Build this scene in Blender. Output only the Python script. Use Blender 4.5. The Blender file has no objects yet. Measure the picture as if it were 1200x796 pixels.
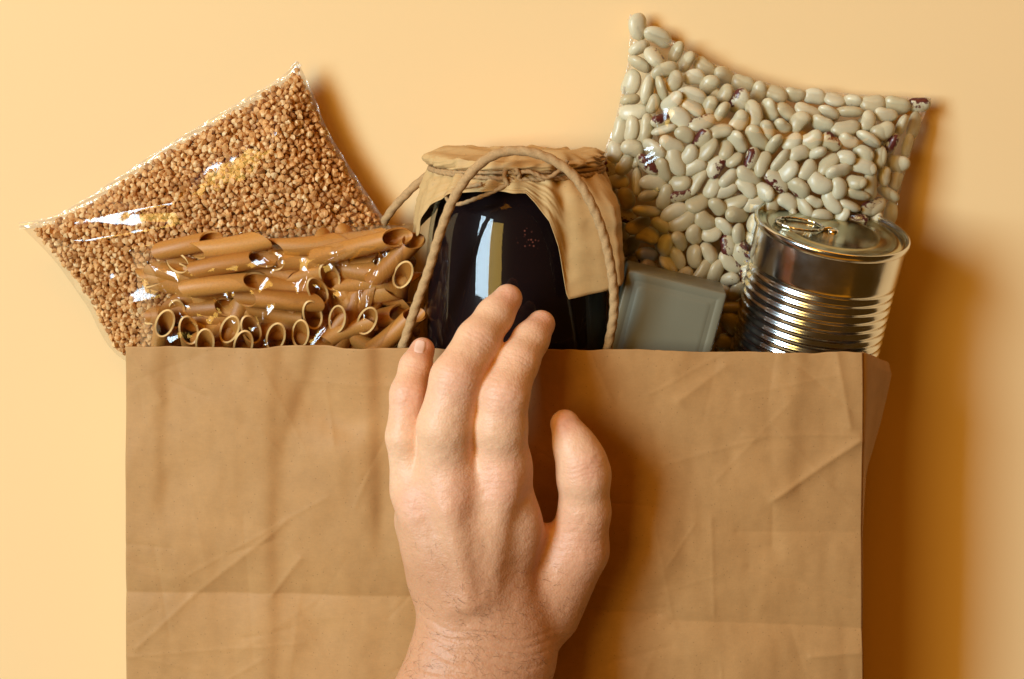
import bpy, bmesh, math, random
import numpy as np
from mathutils import Vector, Matrix, noise
from mathutils.bvhtree import BVHTree
random.seed(7); RNG = np.random.default_rng(7)
S = bpy.context.scene
COL = S.collection
R = math.radians; DBG = False

# ---------------------------------------------------------------- camera
TILT = R(12.0); DIST = 1.0; K = 0.00043           # K: metres per photo pixel at distance DIST
cam_d = bpy.data.cameras.new('camera'); cam = bpy.data.objects.new('camera', cam_d); COL.objects.link(cam)
TARGET = Vector((0, 0, 0.03))
cam.location = TARGET + DIST * Vector((0, math.sin(TILT), math.cos(TILT)))
cam.rotation_euler = (-TILT, 0, 0)
cam_d.sensor_width = 36; cam_d.lens = 36 * DIST / (1200 * K)
cam_d.clip_start = 0.02; cam_d.clip_end = 50
S.camera = cam
CAM = cam.location.copy()
FWD = Vector((0, -math.sin(TILT), -math.cos(TILT))); UP = Vector((0, math.cos(TILT), -math.sin(TILT)))

# ---------------------------------------------------------------- world and lamps
W = bpy.data.worlds.new('World'); S.world = W; W.use_nodes = True
W.node_tree.nodes['Background'].inputs[0].default_value = (1.0, 0.42, 0.05, 1)
W.node_tree.nodes['Background'].inputs[1].default_value = 0.05
def area_lamp(name, loc, aim, sx, sy, power, color):
    l = bpy.data.lights.new(name, 'AREA'); l.shape = 'RECTANGLE'; l.size = sx; l.size_y = sy
    l.energy = power; l.color = color
    o = bpy.data.objects.new(name, l); COL.objects.link(o); o.location = loc
    d = (Vector(aim) - Vector(loc)).normalized()
    z = -d; y = Vector((0, 1, 0)); x = y.cross(z).normalized(); y = z.cross(x)
    o.rotation_euler = Matrix((x, y, z)).transposed().to_euler()
    return o
area_lamp('key_window_lamp', (-2.28, 0.80, 2.44), (0, 0, 0), 1.05, 1.80, 147, (0.60, 0.79, 0.92))
area_lamp('gold_window_lamp', (-1.36, 0.60, 2.68), (0, 0, 0), 0.85, 1.60, 29, (1.0, 0.63, 0.13))
area_lamp('warm_fill_lamp', (0.1, -2.3, 1.7), (0, 0, 0), 3.0, 1.0, 4, (1.0, 0.33, 0.01))  # added orange fill out of view, stands in for warm ambient light
area_lamp('warm_fill_lamp', (0.3, 2.4, 1.7), (0, 0, 0), 3.0, 1.0, 20, (1.0, 0.33, 0.01))  # second added orange fill, unseen, on the opposite side
S.view_settings.view_transform = 'Standard'; S.view_settings.look = 'None'
S.view_settings.exposure = 0.0; S.view_settings.gamma = 1.0
S.render.engine = 'CYCLES'
S.cycles.use_denoising = True
S.cycles.max_bounces = 10; S.cycles.transparent_max_bounces = 16
S.cycles.caustics_reflective = False; S.cycles.caustics_refractive = False
S.cycles.sample_clamp_indirect = 4.0

# ---------------------------------------------------------------- helpers
def pt(px, py, z):
    """the point at height z that the photo shows at pixel (px, py)"""
    d = Vector((1, 0, 0)) * ((px - 600) * K) + UP * ((398 - py) * K) + FWD
    return CAM + d * ((z - CAM.z) / d.z)
def ppm(p):
    """metres per photo pixel at point p"""
    return (p - CAM).dot(FWD) * K
def to_px(p):
    v = p - CAM; f = v.dot(FWD)
    return (600 + v.x / f / K, 398 - v.dot(UP) / f / K)

def mesh_obj(name, verts, faces, mat, parent=None, smooth=True):
    me = bpy.data.meshes.new(name)
    if isinstance(verts, np.ndarray): verts = verts.tolist()
    me.from_pydata([tuple(v) for v in verts], [], [tuple(f) for f in faces])
    if smooth: me.polygons.foreach_set('use_smooth', [True] * len(me.polygons))
    me.update()
    if mat: me.materials.append(mat)
    o = bpy.data.objects.new(name, me); COL.objects.link(o)
    if parent: adopt(o, parent)
    return o
def adopt(o, parent):
    o.parent = parent
    o.matrix_parent_inverse = Matrix.Translation(parent.location).inverted() if parent.type == 'EMPTY' else Matrix()
def thing(name, label, cat, loc, group=None):
    o = bpy.data.objects.new(name, None); COL.objects.link(o); o.location = loc
    o.empty_display_size = 0.01
    tag(o, label, cat, group); return o
def tag(o, label, cat, group=None, kind=None):
    o['label'] = label; o['category'] = cat
    if group: o['group'] = group
    if kind: o['kind'] = kind
def grid_faces(nu, nv, wrap_u=False, off=0):
    f = []
    for j in range(nv - 1):
        for i in range(nu if wrap_u else nu - 1):
            a = j * nu + i; b = j * nu + (i + 1) % nu
            f.append((off + a, off + b, off + b + nu, off + a + nu))
    return f
def resample(poly, n):
    p = np.array(poly, float)
    # catmull-rom through the points, then even arc length
    if len(p) > 2:
        q = np.vstack([2 * p[0] - p[1], p, 2 * p[-1] - p[-2]]); out = []
        for i in range(1, len(q) - 2):
            for t in np.linspace(0, 1, 16, endpoint=False):
                a, b, c, d = q[i - 1], q[i], q[i + 1], q[i + 2]
                out.append(0.5 * (2 * b + (c - a) * t + (2 * a - 5 * b + 4 * c - d) * t * t + (3 * b - a - 3 * c + d) * t ** 3))
        out.append(p[-1]); p = np.array(out)
    L = np.r_[0, np.cumsum(np.linalg.norm(np.diff(p, axis=0), axis=1))]
    s = np.linspace(0, L[-1], n)
    return np.stack([np.interp(s, L, p[:, k]) for k in range(p.shape[1])], 1)
def coons(top, right, bottom, left, nu, nv):
    """top and bottom run left to right, left and right run top to bottom; returns (nv, nu, k)"""
    T, B = resample(top, nu), resample(bottom, nu); L, Q = resample(left, nv), resample(right, nv)
    u = np.linspace(0, 1, nu)[None, :, None]; v = np.linspace(0, 1, nv)[:, None, None]
    return ((1 - v) * T[None] + v * B[None] + (1 - u) * L[:, None] + u * Q[:, None]
            - (1 - u) * (1 - v) * T[0] - u * (1 - v) * T[-1] - (1 - u) * v * B[0] - u * v * B[-1])
def poly_dist(p, poly):
    """signed distance of points (n,2) to a closed polygon, inside positive"""
    p = np.asarray(p, float); a = np.asarray(poly, float); b = np.roll(a, -1, 0)
    ab = b - a
    ap = p[:, None] - a[None]
    t = np.clip((ap * ab).sum(-1) / (ab * ab).sum(-1), 0, 1)
    dv = ap - t[..., None] * ab; d = np.sqrt((dv * dv).sum(-1)).min(1)
    x, y = p[:, 0:1], p[:, 1:2]
    c = ((a[:, 1] > y) != (b[:, 1] > y)) & (x < (b[:, 0] - a[:, 0]) * (y - a[:, 1]) / (b[:, 1] - a[:, 1] + 1e-12) + a[:, 0])
    return np.where(c.sum(1) % 2 == 1, d, -d)
def dome(d, D):
    t = np.clip(np.asarray(d, float) / D, 0, 1)
    return 1 - (1 - t) ** 2
def vnoise(xy, scale, seed, octaves=3):
    """smooth value noise on (n,2) points, about -1..1"""
    r = np.random.default_rng(seed); tab = r.uniform(-1, 1, (64, 64)); out = np.zeros(len(xy)); amp = 1.0
    q = np.asarray(xy, float) / scale
    for o in range(octaves):
        i = np.floor(q).astype(int); f = q - i; f = f * f * (3 - 2 * f)
        g = lambda a, b: tab[(i[:, 0] + a) % 64, (i[:, 1] + b) % 64]
        out += amp * ((g(0, 0) * (1 - f[:, 0]) + g(1, 0) * f[:, 0]) * (1 - f[:, 1]) + (g(0, 1) * (1 - f[:, 0]) + g(1, 1) * f[:, 0]) * f[:, 1])
        amp *= 0.5; q = q * 2.03 + 11.3
    return out
def seg_dist(xy, a, b):
    a = np.array(a, float); b = np.array(b, float); ab = b - a
    t = ((xy - a) @ ab) / (ab @ ab); tc = np.clip(t, 0, 1)
    dv = xy - a - tc[:, None] * ab
    n = np.array([-ab[1], ab[0]]) / np.linalg.norm(ab)
    return np.linalg.norm(dv, axis=1), (xy - a) @ n, t
def tube(points, radius, nseg=10, lobes=0, lobe_amp=0.0, twist=0.0, n=None, cap=True):
    """swept tube (verts, faces); lobes and twist make a laid cord"""
    P = resample([tuple(p) for p in points], n or len(points) * 8)
    T = np.gradient(P, axis=0); T /= np.linalg.norm(T, axis=1)[:, None]
    nrm = np.cross(T[0], [0, 0, 1.0]); nrm /= np.linalg.norm(nrm) + 1e-12
    V = []; L = 0
    for i in range(len(P)):
        nrm = nrm - T[i] * (nrm @ T[i]); nrm /= np.linalg.norm(nrm) + 1e-12
        bn = np.cross(T[i], nrm)
        if i: L += np.linalg.norm(P[i] - P[i - 1])
        rr = radius[min(i, len(radius) - 1)] if hasattr(radius, '__len__') else radius
        for k in range(nseg):
            a = 2 * math.pi * k / nseg
            r = rr * (1 + lobe_amp * abs(math.cos(lobes * (a) / 2)) - lobe_amp / 2) if lobes else rr
            a2 = a + twist * L
            V.append(P[i] + r * (math.cos(a2) * nrm + math.sin(a2) * bn))
    F = grid_faces(nseg, len(P), True)
    if cap:
        F.append(tuple(range(nseg))[::-1]); F.append(tuple(range((len(P) - 1) * nseg, len(P) * nseg)))
    return np.array(V), F
def lathe(profile, origin, axis, nseg=96, ref=(0, 0, 1)):
    """profile of (s along axis, radius)"""
    A = Vector(axis).normalized(); X = Vector(ref); X = (X - A * X.dot(A)).normalized(); Y = A.cross(X); O = Vector(origin)
    V = []
    for s, r in profile:
        for k in range(nseg):
            a = 2 * math.pi * k / nseg
            V.append(O + A * s + X * (r * math.cos(a)) + Y * (r * math.sin(a)))
    return V, grid_faces(nseg, len(profile), True)

# ---------------------------------------------------------------- materials
class NT:
    def __init__(s, name):
        s.m = bpy.data.materials.new(name); s.m.use_nodes = True; s.t = s.m.node_tree; s.n = s.t.nodes
        s.p = s.n['Principled BSDF']; s.out = s.n['Material Output']
    def add(s, typ, **kw):
        n = s.n.new(typ)
        for k, v in kw.items():
            if k.startswith('i_'):
                key = k[2:]; key = int(key) if key.isdigit() else key.replace('_', ' ')
                n.inputs[key].default_value = v
            else: setattr(n, k, v)
        return n
    def link(s, a, b): s.t.links.new(a, b)
    def coord(s, which='Object'): return s.add('ShaderNodeTexCoord').outputs[which]
    def noise(s, scale, detail=4, vec=None, rough=0.5):
        n = s.add('ShaderNodeTexNoise'); n.inputs['Scale'].default_value = scale; n.inputs['Detail'].default_value = detail
        n.inputs['Roughness'].default_value = rough
        s.link(vec if vec is not None else s.coord(), n.inputs['Vector']); return n.outputs['Fac']
    def ramp(s, fac, stops):
        r = s.add('ShaderNodeValToRGB'); e = r.color_ramp.elements
        while len(e) < len(stops): e.new(0.5)
        for el, (p, c) in zip(e, stops): el.position = p; el.color = (*c, 1) if len(c) == 3 else c
        s.link(fac, r.inputs[0]); return r.outputs[0]
    def bump(s, h, strength, dist, normal=None):
        b = s.add('ShaderNodeBump'); b.inputs['Strength'].default_value = strength; b.inputs['Distance'].default_value = dist
        s.link(h, b.inputs['Height'])
        if normal is not None: s.link(normal, b.inputs['Normal'])
        return b.outputs[0]
    def mapping(s, vec, scale):
        m = s.add('ShaderNodeMapping'); m.inputs['Scale'].default_value = scale; s.link(vec, m.inputs[0]); return m.outputs[0]
    def mix(s, fac, a, b, mode='MIX'):
        m = s.add('ShaderNodeMix', data_type='RGBA', blend_type=mode)
        for v, sock in ((fac, m.inputs[0]), (a, m.inputs[6]), (b, m.inputs[7])):
            if hasattr(v, 'is_linked'): s.link(v, sock)
            else: sock.default_value = v if not isinstance(v, tuple) else (*v, 1)
        return m.outputs[2]
def g3(v): return (v, v, v)

def mat_backdrop():
    t = NT('yellow_paper'); c = t.coord()
    t.link(t.mix(t.noise(5, 3, c), (0.93, 0.66, 0.335), (0.95, 0.68, 0.350)), t.p.inputs['Base Color'])
    t.p.inputs['Roughness'].default_value = 0.75; t.p.inputs['Specular IOR Level'].default_value = 0.25
    t.link(t.bump(t.noise(1600, 3, c), 0.10, 0.0004), t.p.inputs['Normal']); return t.m
def mat_kraft(name, base=(0.555, 0.305, 0.115), var=0.88):
    t = NT(name); c = t.coord()
    dark = tuple(v * var for v in base)
    big = t.noise(14, 5, c, 0.6)
    fib = t.noise(1.0, 4, t.mapping(c, (260, 1500, 260)))
    col = t.mix(t.ramp(big, [(0.3, g3(0)), (0.7, g3(1))]), dark, base)
    col = t.mix(0.09, col, t.ramp(fib, [(0.3, g3(0.55)), (0.7, g3(1.0))]), 'MULTIPLY')
    col = t.mix(0.28, col, t.ramp(t.noise(120, 8, c, 0.72), [(0.3, g3(0.6)), (0.62, g3(1.0))]), 'MULTIPLY')
    sp = t.add('ShaderNodeTexVoronoi', i_Scale=330.0); t.link(c, sp.inputs['Vector'])
    spk = t.ramp(sp.outputs['Distance'], [(0.07, g3(0.72)), (0.12, g3(1))])
    col = t.mix(1.0, col, spk, 'MULTIPLY')
    t.link(col, t.p.inputs['Base Color'])
    t.p.inputs['Roughness'].default_value = 0.62; t.p.inputs['Specular IOR Level'].default_value = 0.3
    b = t.bump(fib, 0.08, 0.0003)
    t.link(t.bump(t.noise(900, 3, c), 0.15, 0.0003, b), t.p.inputs['Normal']); return t.m
def mat_cord(name, base):
    t = NT(name); c = t.coord()
    f = t.noise(900, 4, c)
    t.link(t.mix(f, tuple(v * 0.6 for v in base), tuple(min(1, v * 1.25) for v in base)), t.p.inputs['Base Color'])
    t.p.inputs['Roughness'].default_value = 0.8
    t.link(t.bump(t.noise(2500, 3, c), 0.5, 0.0004), t.p.inputs['Normal']); return t.m
def mat_film(name, scale=60, stretch=(1, 1, 1), strength=0.35, gloss=0.05, tint=(0.97, 0.97, 0.97), base_refl=0.0):
    t = NT(name); c = t.mapping(t.coord(), stretch)
    t.n.remove(t.p)
    h = t.noise(scale, 2, c)
    nb = t.bump(h, strength, 0.004)
    nb = t.bump(t.noise(scale * 5, 2, c), strength * 0.5, 0.0008, nb)
    fr = t.add('ShaderNodeFresnel'); t.link(nb, fr.inputs['Normal'])
    ge = t.add('ShaderNodeNewGeometry'); io = t.add('ShaderNodeMapRange'); io.inputs['To Min'].default_value = 1.45; io.inputs['To Max'].default_value = 1 / 1.45
    t.link(ge.outputs['Backfacing'], io.inputs[0]); t.link(io.outputs[0], fr.inputs['IOR'])     # a sheet, not a solid: the same from both sides
    gl = t.add('ShaderNodeBsdfGlossy', i_Roughness=gloss); gl.inputs['Color'].default_value = (1, 1, 1, 1); t.link(nb, gl.inputs['Normal'])
    tr = t.add('ShaderNodeBsdfTransparent'); tr.inputs['Color'].default_value = (*tint, 1)
    mx = t.add('ShaderNodeMixShader')
    ad = t.add('ShaderNodeMath', operation='ADD', use_clamp=True); ad.inputs[1].default_value = base_refl
    t.link(fr.outputs[0], ad.inputs[0]); t.link(ad.outputs[0], mx.inputs[0])
    t.link(tr.outputs[0], mx.inputs[1]); t.link(gl.outputs[0], mx.inputs[2]); t.link(mx.outputs[0], t.out.inputs['Surface']); return t.m
def mat_seal():
    t = NT('sealed_film'); t.n.remove(t.p); c = t.coord()
    nb = t.bump(t.noise(420, 2, c), 0.5, 0.001)
    gl = t.add('ShaderNodeBsdfGlossy', i_Roughness=0.18); t.link(nb, gl.inputs['Normal'])
    df = t.add('ShaderNodeBsdfDiffuse'); df.inputs['Color'].default_value = (0.85, 0.83, 0.78, 1)
    tr = t.add('ShaderNodeBsdfTransparent'); m1 = t.add('ShaderNodeMixShader', i_0=0.5); t.link(df.outputs[0], m1.inputs[1]); t.link(gl.outputs[0], m1.inputs[2])
    m2 = t.add('ShaderNodeMixShader', i_0=0.26); t.link(tr.outputs[0], m2.inputs[1]); t.link(m1.outputs[0], m2.inputs[2]); t.link(m2.outputs[0], t.out.inputs['Surface']); return t.m
def mat_groats():
    t = NT('buckwheat'); a = t.add('ShaderNodeAttribute', attribute_name='grain')
    col = t.ramp(a.outputs['Fac'], [(0.0, (0.42, 0.18, 0.05)), (0.3, (0.66, 0.325, 0.105)), (0.75, (0.80, 0.45, 0.17)), (1.0, (0.90, 0.64, 0.33))])
    t.link(col, t.p.inputs['Base Color']); t.p.inputs['Roughness'].default_value = 0.6
    t.link(t.bump(t.noise(1500, 2), 0.2, 0.0003), t.p.inputs['Normal']); return t.m
def mat_penne():
    t = NT('brown_pasta'); oi = t.add('ShaderNodeObjectInfo'); c = t.coord()
    base = t.ramp(oi.outputs['Random'], [(0, (0.41, 0.158, 0.024)), (0.5, (0.52, 0.22, 0.040)), (1, (0.60, 0.275, 0.060))])
    sp = t.ramp(t.noise(1400, 3, c), [(0.3, g3(0.72)), (0.55, g3(1))])
    col = t.mix(0.6, base, sp, 'MULTIPLY')
    t.link(col, t.p.inputs['Base Color']); t.p.inputs['Roughness'].default_value = 0.5
    t.p.inputs['Subsurface Weight'].default_value = 0.12; t.p.inputs['Subsurface Radius'].default_value = (0.003, 0.0015, 0.0006)
    t.link(t.bump(t.noise(1.0, 2, t.mapping(c, (150, 1400, 1400))), 0.2, 0.0004), t.p.inputs['Normal']); return t.m
def mat_bean(speckled):
    t = NT('speckled_bean' if speckled else 'plain_bean'); oi = t.add('ShaderNodeObjectInfo'); c = t.coord()
    base = t.ramp(oi.outputs['Random'], [(0, (0.55, 0.475, 0.29)), (0.5, (0.66, 0.595, 0.40)), (1, (0.72, 0.665, 0.475))])
    base = t.mix(0.35, base, t.ramp(t.noise(260, 3, c), [(0.3, g3(0.8)), (0.7, g3(1.0))]), 'MULTIPLY')
    if speckled:
        off = t.add('ShaderNodeVectorMath', operation='ADD'); t.link(c, off.inputs[0]); 
        cmb = t.add('ShaderNodeCombineXYZ'); t.link(oi.outputs['Random'], cmb.inputs[0]); t.link(oi.outputs['Random'], cmb.inputs[2]); t.link(cmb.outputs[0], off.inputs[1])
        n1 = t.noise(420, 4, off.outputs[0], 0.65)
        sep = t.add('ShaderNodeSeparateXYZ'); t.link(c, sep.inputs[0])
        # pigment gathers along the hilum side (local -y)
        g = t.add('ShaderNodeMapRange'); g.inputs['From Min'].default_value = 0.0045; g.inputs['From Max'].default_value = -0.0045
        t.link(sep.outputs['Y'], g.inputs[0])
        m = t.add('ShaderNodeMath', operation='MULTIPLY_ADD'); t.link(g.outputs[0], m.inputs[0]); m.inputs[1].default_value = 0.62; t.link(n1, m.inputs[2])
        mask = t.ramp(m.outputs[0], [(0.92, g3(0)), (0.98, g3(1))])
        col = t.mix(mask, base, (0.11, 0.022, 0.018))
    else: col = base
    t.link(col, t.p.inputs['Base Color']); t.p.inputs['Roughness'].default_value = 0.33
    t.p.inputs['Subsurface Weight'].default_value = 0.1; t.p.inputs['Subsurface Radius'].default_value = (0.002, 0.0016, 0.001)
    t.link(t.bump(t.noise(500, 2, c), 0.12, 0.0005), t.p.inputs['Normal']); return t.m
def mat_metal(name='tin_plate', base=(0.74, 0.745, 0.72)):
    t = NT(name); c = t.coord()
    t.p.inputs['Base Color'].default_value = (*base, 1); t.p.inputs['Metallic'].default_value = 1
    t.link(t.ramp(t.noise(60, 4, c), [(0.3, g3(0.12)), (0.7, g3(0.24))]), t.p.inputs['Roughness'])
    t.link(t.bump(t.noise(120, 3, c), 0.12, 0.0006), t.p.inputs['Normal']); return t.m
def mat_tin():
    t = NT('grey_lacquer'); c = t.coord()
    t.link(t.mix(t.noise(50, 4, c), (0.18, 0.170, 0.115), (0.20, 0.188, 0.128)), t.p.inputs['Base Color'])
    t.p.inputs['Roughness'].default_value = 0.42
    t.link(t.bump(t.noise(500, 3, c), 0.1, 0.0003), t.p.inputs['Normal']); return t.m
def mat_jam():
    t = NT('dark_preserve'); c = t.coord()
    v = t.add('ShaderNodeTexVoronoi', i_Scale=520.0); t.link(c, v.inputs['Vector'])
    dots = t.ramp(v.outputs['Distance'], [(0.14, g3(1)), (0.34, g3(0))])
    m = None
    for px, py, rad in ((594, 250, 0.0055), (625, 281, 0.0065)):      # where fruit pieces press against the glass
        q = pt(px, py, 0.0925); ds = t.add('ShaderNodeVectorMath', operation='DISTANCE'); t.link(c, ds.inputs[0]); ds.inputs[1].default_value = (q.x, q.y, q.z)
        nz = t.add('ShaderNodeMath', operation='MULTIPLY_ADD'); t.link(t.noise(220, 2, c), nz.inputs[0]); nz.inputs[1].default_value = 0.011; t.link(ds.outputs['Value'], nz.inputs[2])
        mr = t.add('ShaderNodeMapRange'); mr.inputs['From Min'].default_value = rad + 0.0062; mr.inputs['From Max'].default_value = rad + 0.0042; t.link(nz.outputs[0], mr.inputs[0])
        m = mr.outputs[0] if m is None else t.mix(1.0, m, mr.outputs[0], 'ADD')
    mk = t.mix(1.0, dots, m, 'MULTIPLY')
    t.link(t.mix(mk, (0.011, 0.0055, 0.006), (0.36, 0.11, 0.075)), t.p.inputs['Base Color'])
    t.p.inputs['Roughness'].default_value = 0.3; t.p.inputs['Specular IOR Level'].default_value = 0.05; return t.m
def mat_skin():
    t = NT('skin'); c = t.coord()
    a = t.add('ShaderNodeAttribute', attribute_name='red')
    col = t.mix(t.ramp(t.noise(55, 4, c), [(0.3, g3(0)), (0.7, g3(1))]), (0.80, 0.48, 0.29), (0.87, 0.55, 0.345))
    tn = t.add('ShaderNodeAttribute', attribute_name='tan'); col = t.mix(tn.outputs['Fac'], col, (0.58, 0.285, 0.15))     # blends to a darker skin tone toward the wrist
    col = t.mix(a.outputs['Fac'], col, (0.78, 0.37, 0.25))
    col = t.mix(0.3, col, t.ramp(t.noise(520, 3, c), [(0.35, g3(0.80)), (0.6, g3(1))]), 'MULTIPLY')
    t.link(col, t.p.inputs['Base Color'])
    t.p.inputs['Roughness'].default_value = 0.5
    t.p.inputs['Subsurface Weight'].default_value = 0.22; t.p.inputs['Subsurface Radius'].default_value = (0.006, 0.0022, 0.0012)
    t.p.inputs['Subsurface Scale'].default_value = 1.0
    v = t.add('ShaderNodeTexVoronoi', i_Scale=950.0); t.link(c, v.inputs['Vector'])
    b = t.bump(v.outputs['Distance'], 0.22, 0.0005)
    w = t.noise(1.0, 3, t.mapping(c, (260, 760, 500)))
    t.link(t.bump(w, 0.25, 0.0006, b), t.p.inputs['Normal']); return t.m
def mat_plain(name, col, rough, **kw):
    t = NT(name)
    t.link(t.mix(t.noise(300, 2), tuple(v * 0.93 for v in col), col), t.p.inputs['Base Color']); t.p.inputs['Roughness'].default_value = rough
    for k, v in kw.items(): t.p.inputs[k].default_value = v
    return t.m

M = dict(paper=mat_backdrop(), kraft=mat_kraft('kraft_paper'), cover=mat_kraft('cover_paper', (0.66, 0.43, 0.185), 0.92),
         cord=mat_cord('twisted_paper_cord', (0.54, 0.335, 0.15)), twine=mat_cord('jute_twine', (0.50, 0.30, 0.13)),
         groats=mat_groats(), penne=mat_penne(), penne_cut=mat_plain('pasta_cut_face', (0.82, 0.52, 0.20), 0.5), bean=mat_bean(False), bean_s=mat_bean(True), metal=mat_metal(), tin=mat_tin(), lid=mat_metal('lacquered_lid', (0.47, 0.43, 0.28)),
         jam=mat_jam(), skin=mat_skin(), glass=mat_film('jar_glass', 9, (1, 1, 1), 0.12, 0.03, (0.95, 0.96, 0.94)),
         seal=mat_seal(), film_g=mat_film('groats_film', 22, (0.5, 1.5, 1), 0.42, 0.10, base_refl=0.02), film_p=mat_film('pasta_film', 34, (1.4, 0.6, 1), 0.5, 0.09, base_refl=0.02),
         film_b=mat_film('bean_film', 24, (1.5, 0.7, 1), 0.42, 0.09, base_refl=0.02),
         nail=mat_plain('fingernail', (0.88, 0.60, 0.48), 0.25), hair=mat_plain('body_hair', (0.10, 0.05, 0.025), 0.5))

# ---------------------------------------------------------------- backdrop sheet
n = 24; V = []
for j in range(n):
    for i in range(n):
        x = -1.5 + 3 * i / (n - 1); y = -1.5 + 3 * j / (n - 1)
        V.append((x, y, 0))
bd = mesh_obj('paper_backdrop', V, grid_faces(n, n), M['paper']); bd['kind'] = 'structure'
bd['label'] = 'smooth pale yellow orange paper under everything'

# ---------------------------------------------------------------- paper bag
bag = thing('paper_bag', 'open brown kraft paper carrier bag holding the groceries', 'bag', pt(580, 620, 0.0))
X0, X1, YT, YB = 148.0, 1009.0, 408.0, 900.0
def panel_z(px, py):
    u = np.clip((px - X0) / (X1 - X0), 0, 1)
    z = 0.081 + 0.008 * u + 0.0125 * np.sin(math.pi * u) ** 0.9 + 0.003 * np.sin(math.pi * u) * np.clip((py - 400) / 400, 0, 1)
    return z
def panel_relief(px, py):
    xy = np.stack([px, py], 1)
    z = 0.0011 * vnoise(xy, 150, 3, 3) + 0.0005 * vnoise(xy * np.array([1, 0.45]), 46, 4, 3)
    def valley(a, b, h, w, fade=40):
        nonlocal z
        d, sd, t = seg_dist(xy, a, b)
        L = np.hypot(b[0] - a[0], b[1] - a[1]); e = np.clip(np.minimum(t * L + fade, (1 - t) * L + fade) / fade, 0, 1)
        z = z - h * np.exp(-d / w) * e
    def step(a, b, h, w, fade=50, sag=120):
        nonlocal z
        d, sd, t = seg_dist(xy, a, b)
        L = np.hypot(b[0] - a[0], b[1] - a[1]); e = np.clip(np.minimum(t * L + fade, (1 - t) * L + fade) / fade, 0, 1)
        z = z - h * np.tanh(sd / w) * np.exp(-(sd / sag) ** 2) * e
    valley((140, 694), (500, 702), 0.0026, 24, 5); valley((500, 702), (770, 722), 0.002, 24, 60); valley((790, 729), (1012, 737), 0.0020, 20, 70)
    step((437, 380), (440, 600), -0.0017, 9, 60, 40); step((322, 450), (318, 840), -0.0010, 9, 80, 45); step((192, 380), (188, 560), -0.0010, 8, 60, 40)
    step((372, 385), (336, 500), -0.0010, 9, 50, 40); step((945, 390), (930, 560), -0.0009, 12, 60, 40)
    step((700, 400), (722, 520), -0.0008, 12, 60)
    valley((1008, 515), (905, 585), -0.0014, 7, 20); valley((905, 585), (905, 640), 0.0006, 10, 20)
    valley((335, 612), (225, 700), -0.0005, 4, 30); valley((225, 700), (160, 760), -0.0005, 4, 30); valley((318, 700), (352, 655), -0.0008, 6, 20)
    valley((795, 470), (850, 430), -0.0009, 12, 30); valley((150, 640), (200, 690), 0.0008, 12, 30)
    valley((950, 770), (1008, 765), -0.0008, 5, 20); valley((148, 405), (190, 470), -0.0008, 14, 20); valley((980, 412), (996, 500), -0.0010, 9, 30)
    rf = np.random.default_rng(19); cs = np.stack([rf.uniform(140, 1015, 90), rf.uniform(400, 880, 90)], 1); gr = rf.normal(0, 1.0, (90, 2)) * np.array([1.0, 0.8])
    num = np.zeros(len(xy)); den = np.zeros(len(xy)) + 1e-30                       # crumple facets
    dmin = np.full(len(xy), 1e9); qx = xy + 7 * np.stack([vnoise(xy, 60, 51, 2), vnoise(xy, 60, 52, 2)], 1)
    for c_ in cs: dmin = np.minimum(dmin, ((qx - c_) ** 2).sum(1))
    for c_, g_ in zip(cs, gr):
        w_ = np.exp(-(((qx - c_) ** 2).sum(1) - dmin) / 2200.0); num += w_ * ((xy - c_) @ g_) * 0.000021; den += w_
    z = z + num / den
    r = random.Random(23)
    for k in range(13):           # longer sharp crease lines left by folding
        cx, cy = r.uniform(150, 1005), r.uniform(412, 860); a = r.choice((r.gauss(0, 0.15), r.gauss(1.57, 0.2), r.gauss(-0.7, 0.2), r.gauss(0.8, 0.25))); l = r.uniform(40, 120)
        valley((cx - l * math.cos(a), cy - l * math.sin(a)), (cx + l * math.cos(a), cy + l * math.sin(a)), r.choice((-1, 1)) * r.uniform(0.00012, 0.00030), r.uniform(1.6, 4), 60)
    r = random.Random(11)
    for k in range(70):
        cx, cy = r.uniform(150, 1005), r.uniform(412, 860); a = r.uniform(0, math.pi); l = r.uniform(18, 75)
        h = r.choice((-1, 1)) * r.uniform(0.0001, 0.00034); w = r.uniform(1.6, 6)
        valley((cx - l * math.cos(a), cy - l * math.sin(a)), (cx + l * math.cos(a), cy + l * math.sin(a)), h, w, 30)
    return z
nu, nv = 520, 300
uu = np.linspace(0, 1, nu); vv = np.linspace(0, 1, nv)
PX, PY = np.meshgrid(X0 + (X1 - X0) * uu, np.zeros(nv)); PX = PX.ravel()
top_edge = YT - 3 + 8 * uu + 1.2 * np.sin(uu * 17) + 0.8 * np.sin(uu * 41 + 1) + 0.9 * vnoise(np.stack([uu * 860, 0 * uu], 1), 26, 61, 3)
PY = (top_edge[None, :] + (YB - top_edge[None, :]) * vv[:, None]).ravel()
PX = PX + (1.2 * np.sin(PY / 60) + 2.0 * (PY - 400) / 500) * (PX / 1009) ** 6
ZB = panel_z(PX, PY); ZR = panel_relief(PX, PY)
V = []
for a, b, z, r_ in zip(PX, PY, ZB, ZR):
    p = pt(a, b, z); V.append((p.x, p.y, z + r_))
V = np.array(V)
fp = mesh_obj('front_panel', V, grid_faces(nu, nv), M['kraft'], bag)
so = fp.modifiers.new('thickness', 'SOLIDIFY'); so.thickness = 0.0005; so.offset = -1
edge_r = V.reshape(nv, nu, 3)[:, -1]; edge_l = V.reshape(nv, nu, 3)[:, 0]
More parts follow.
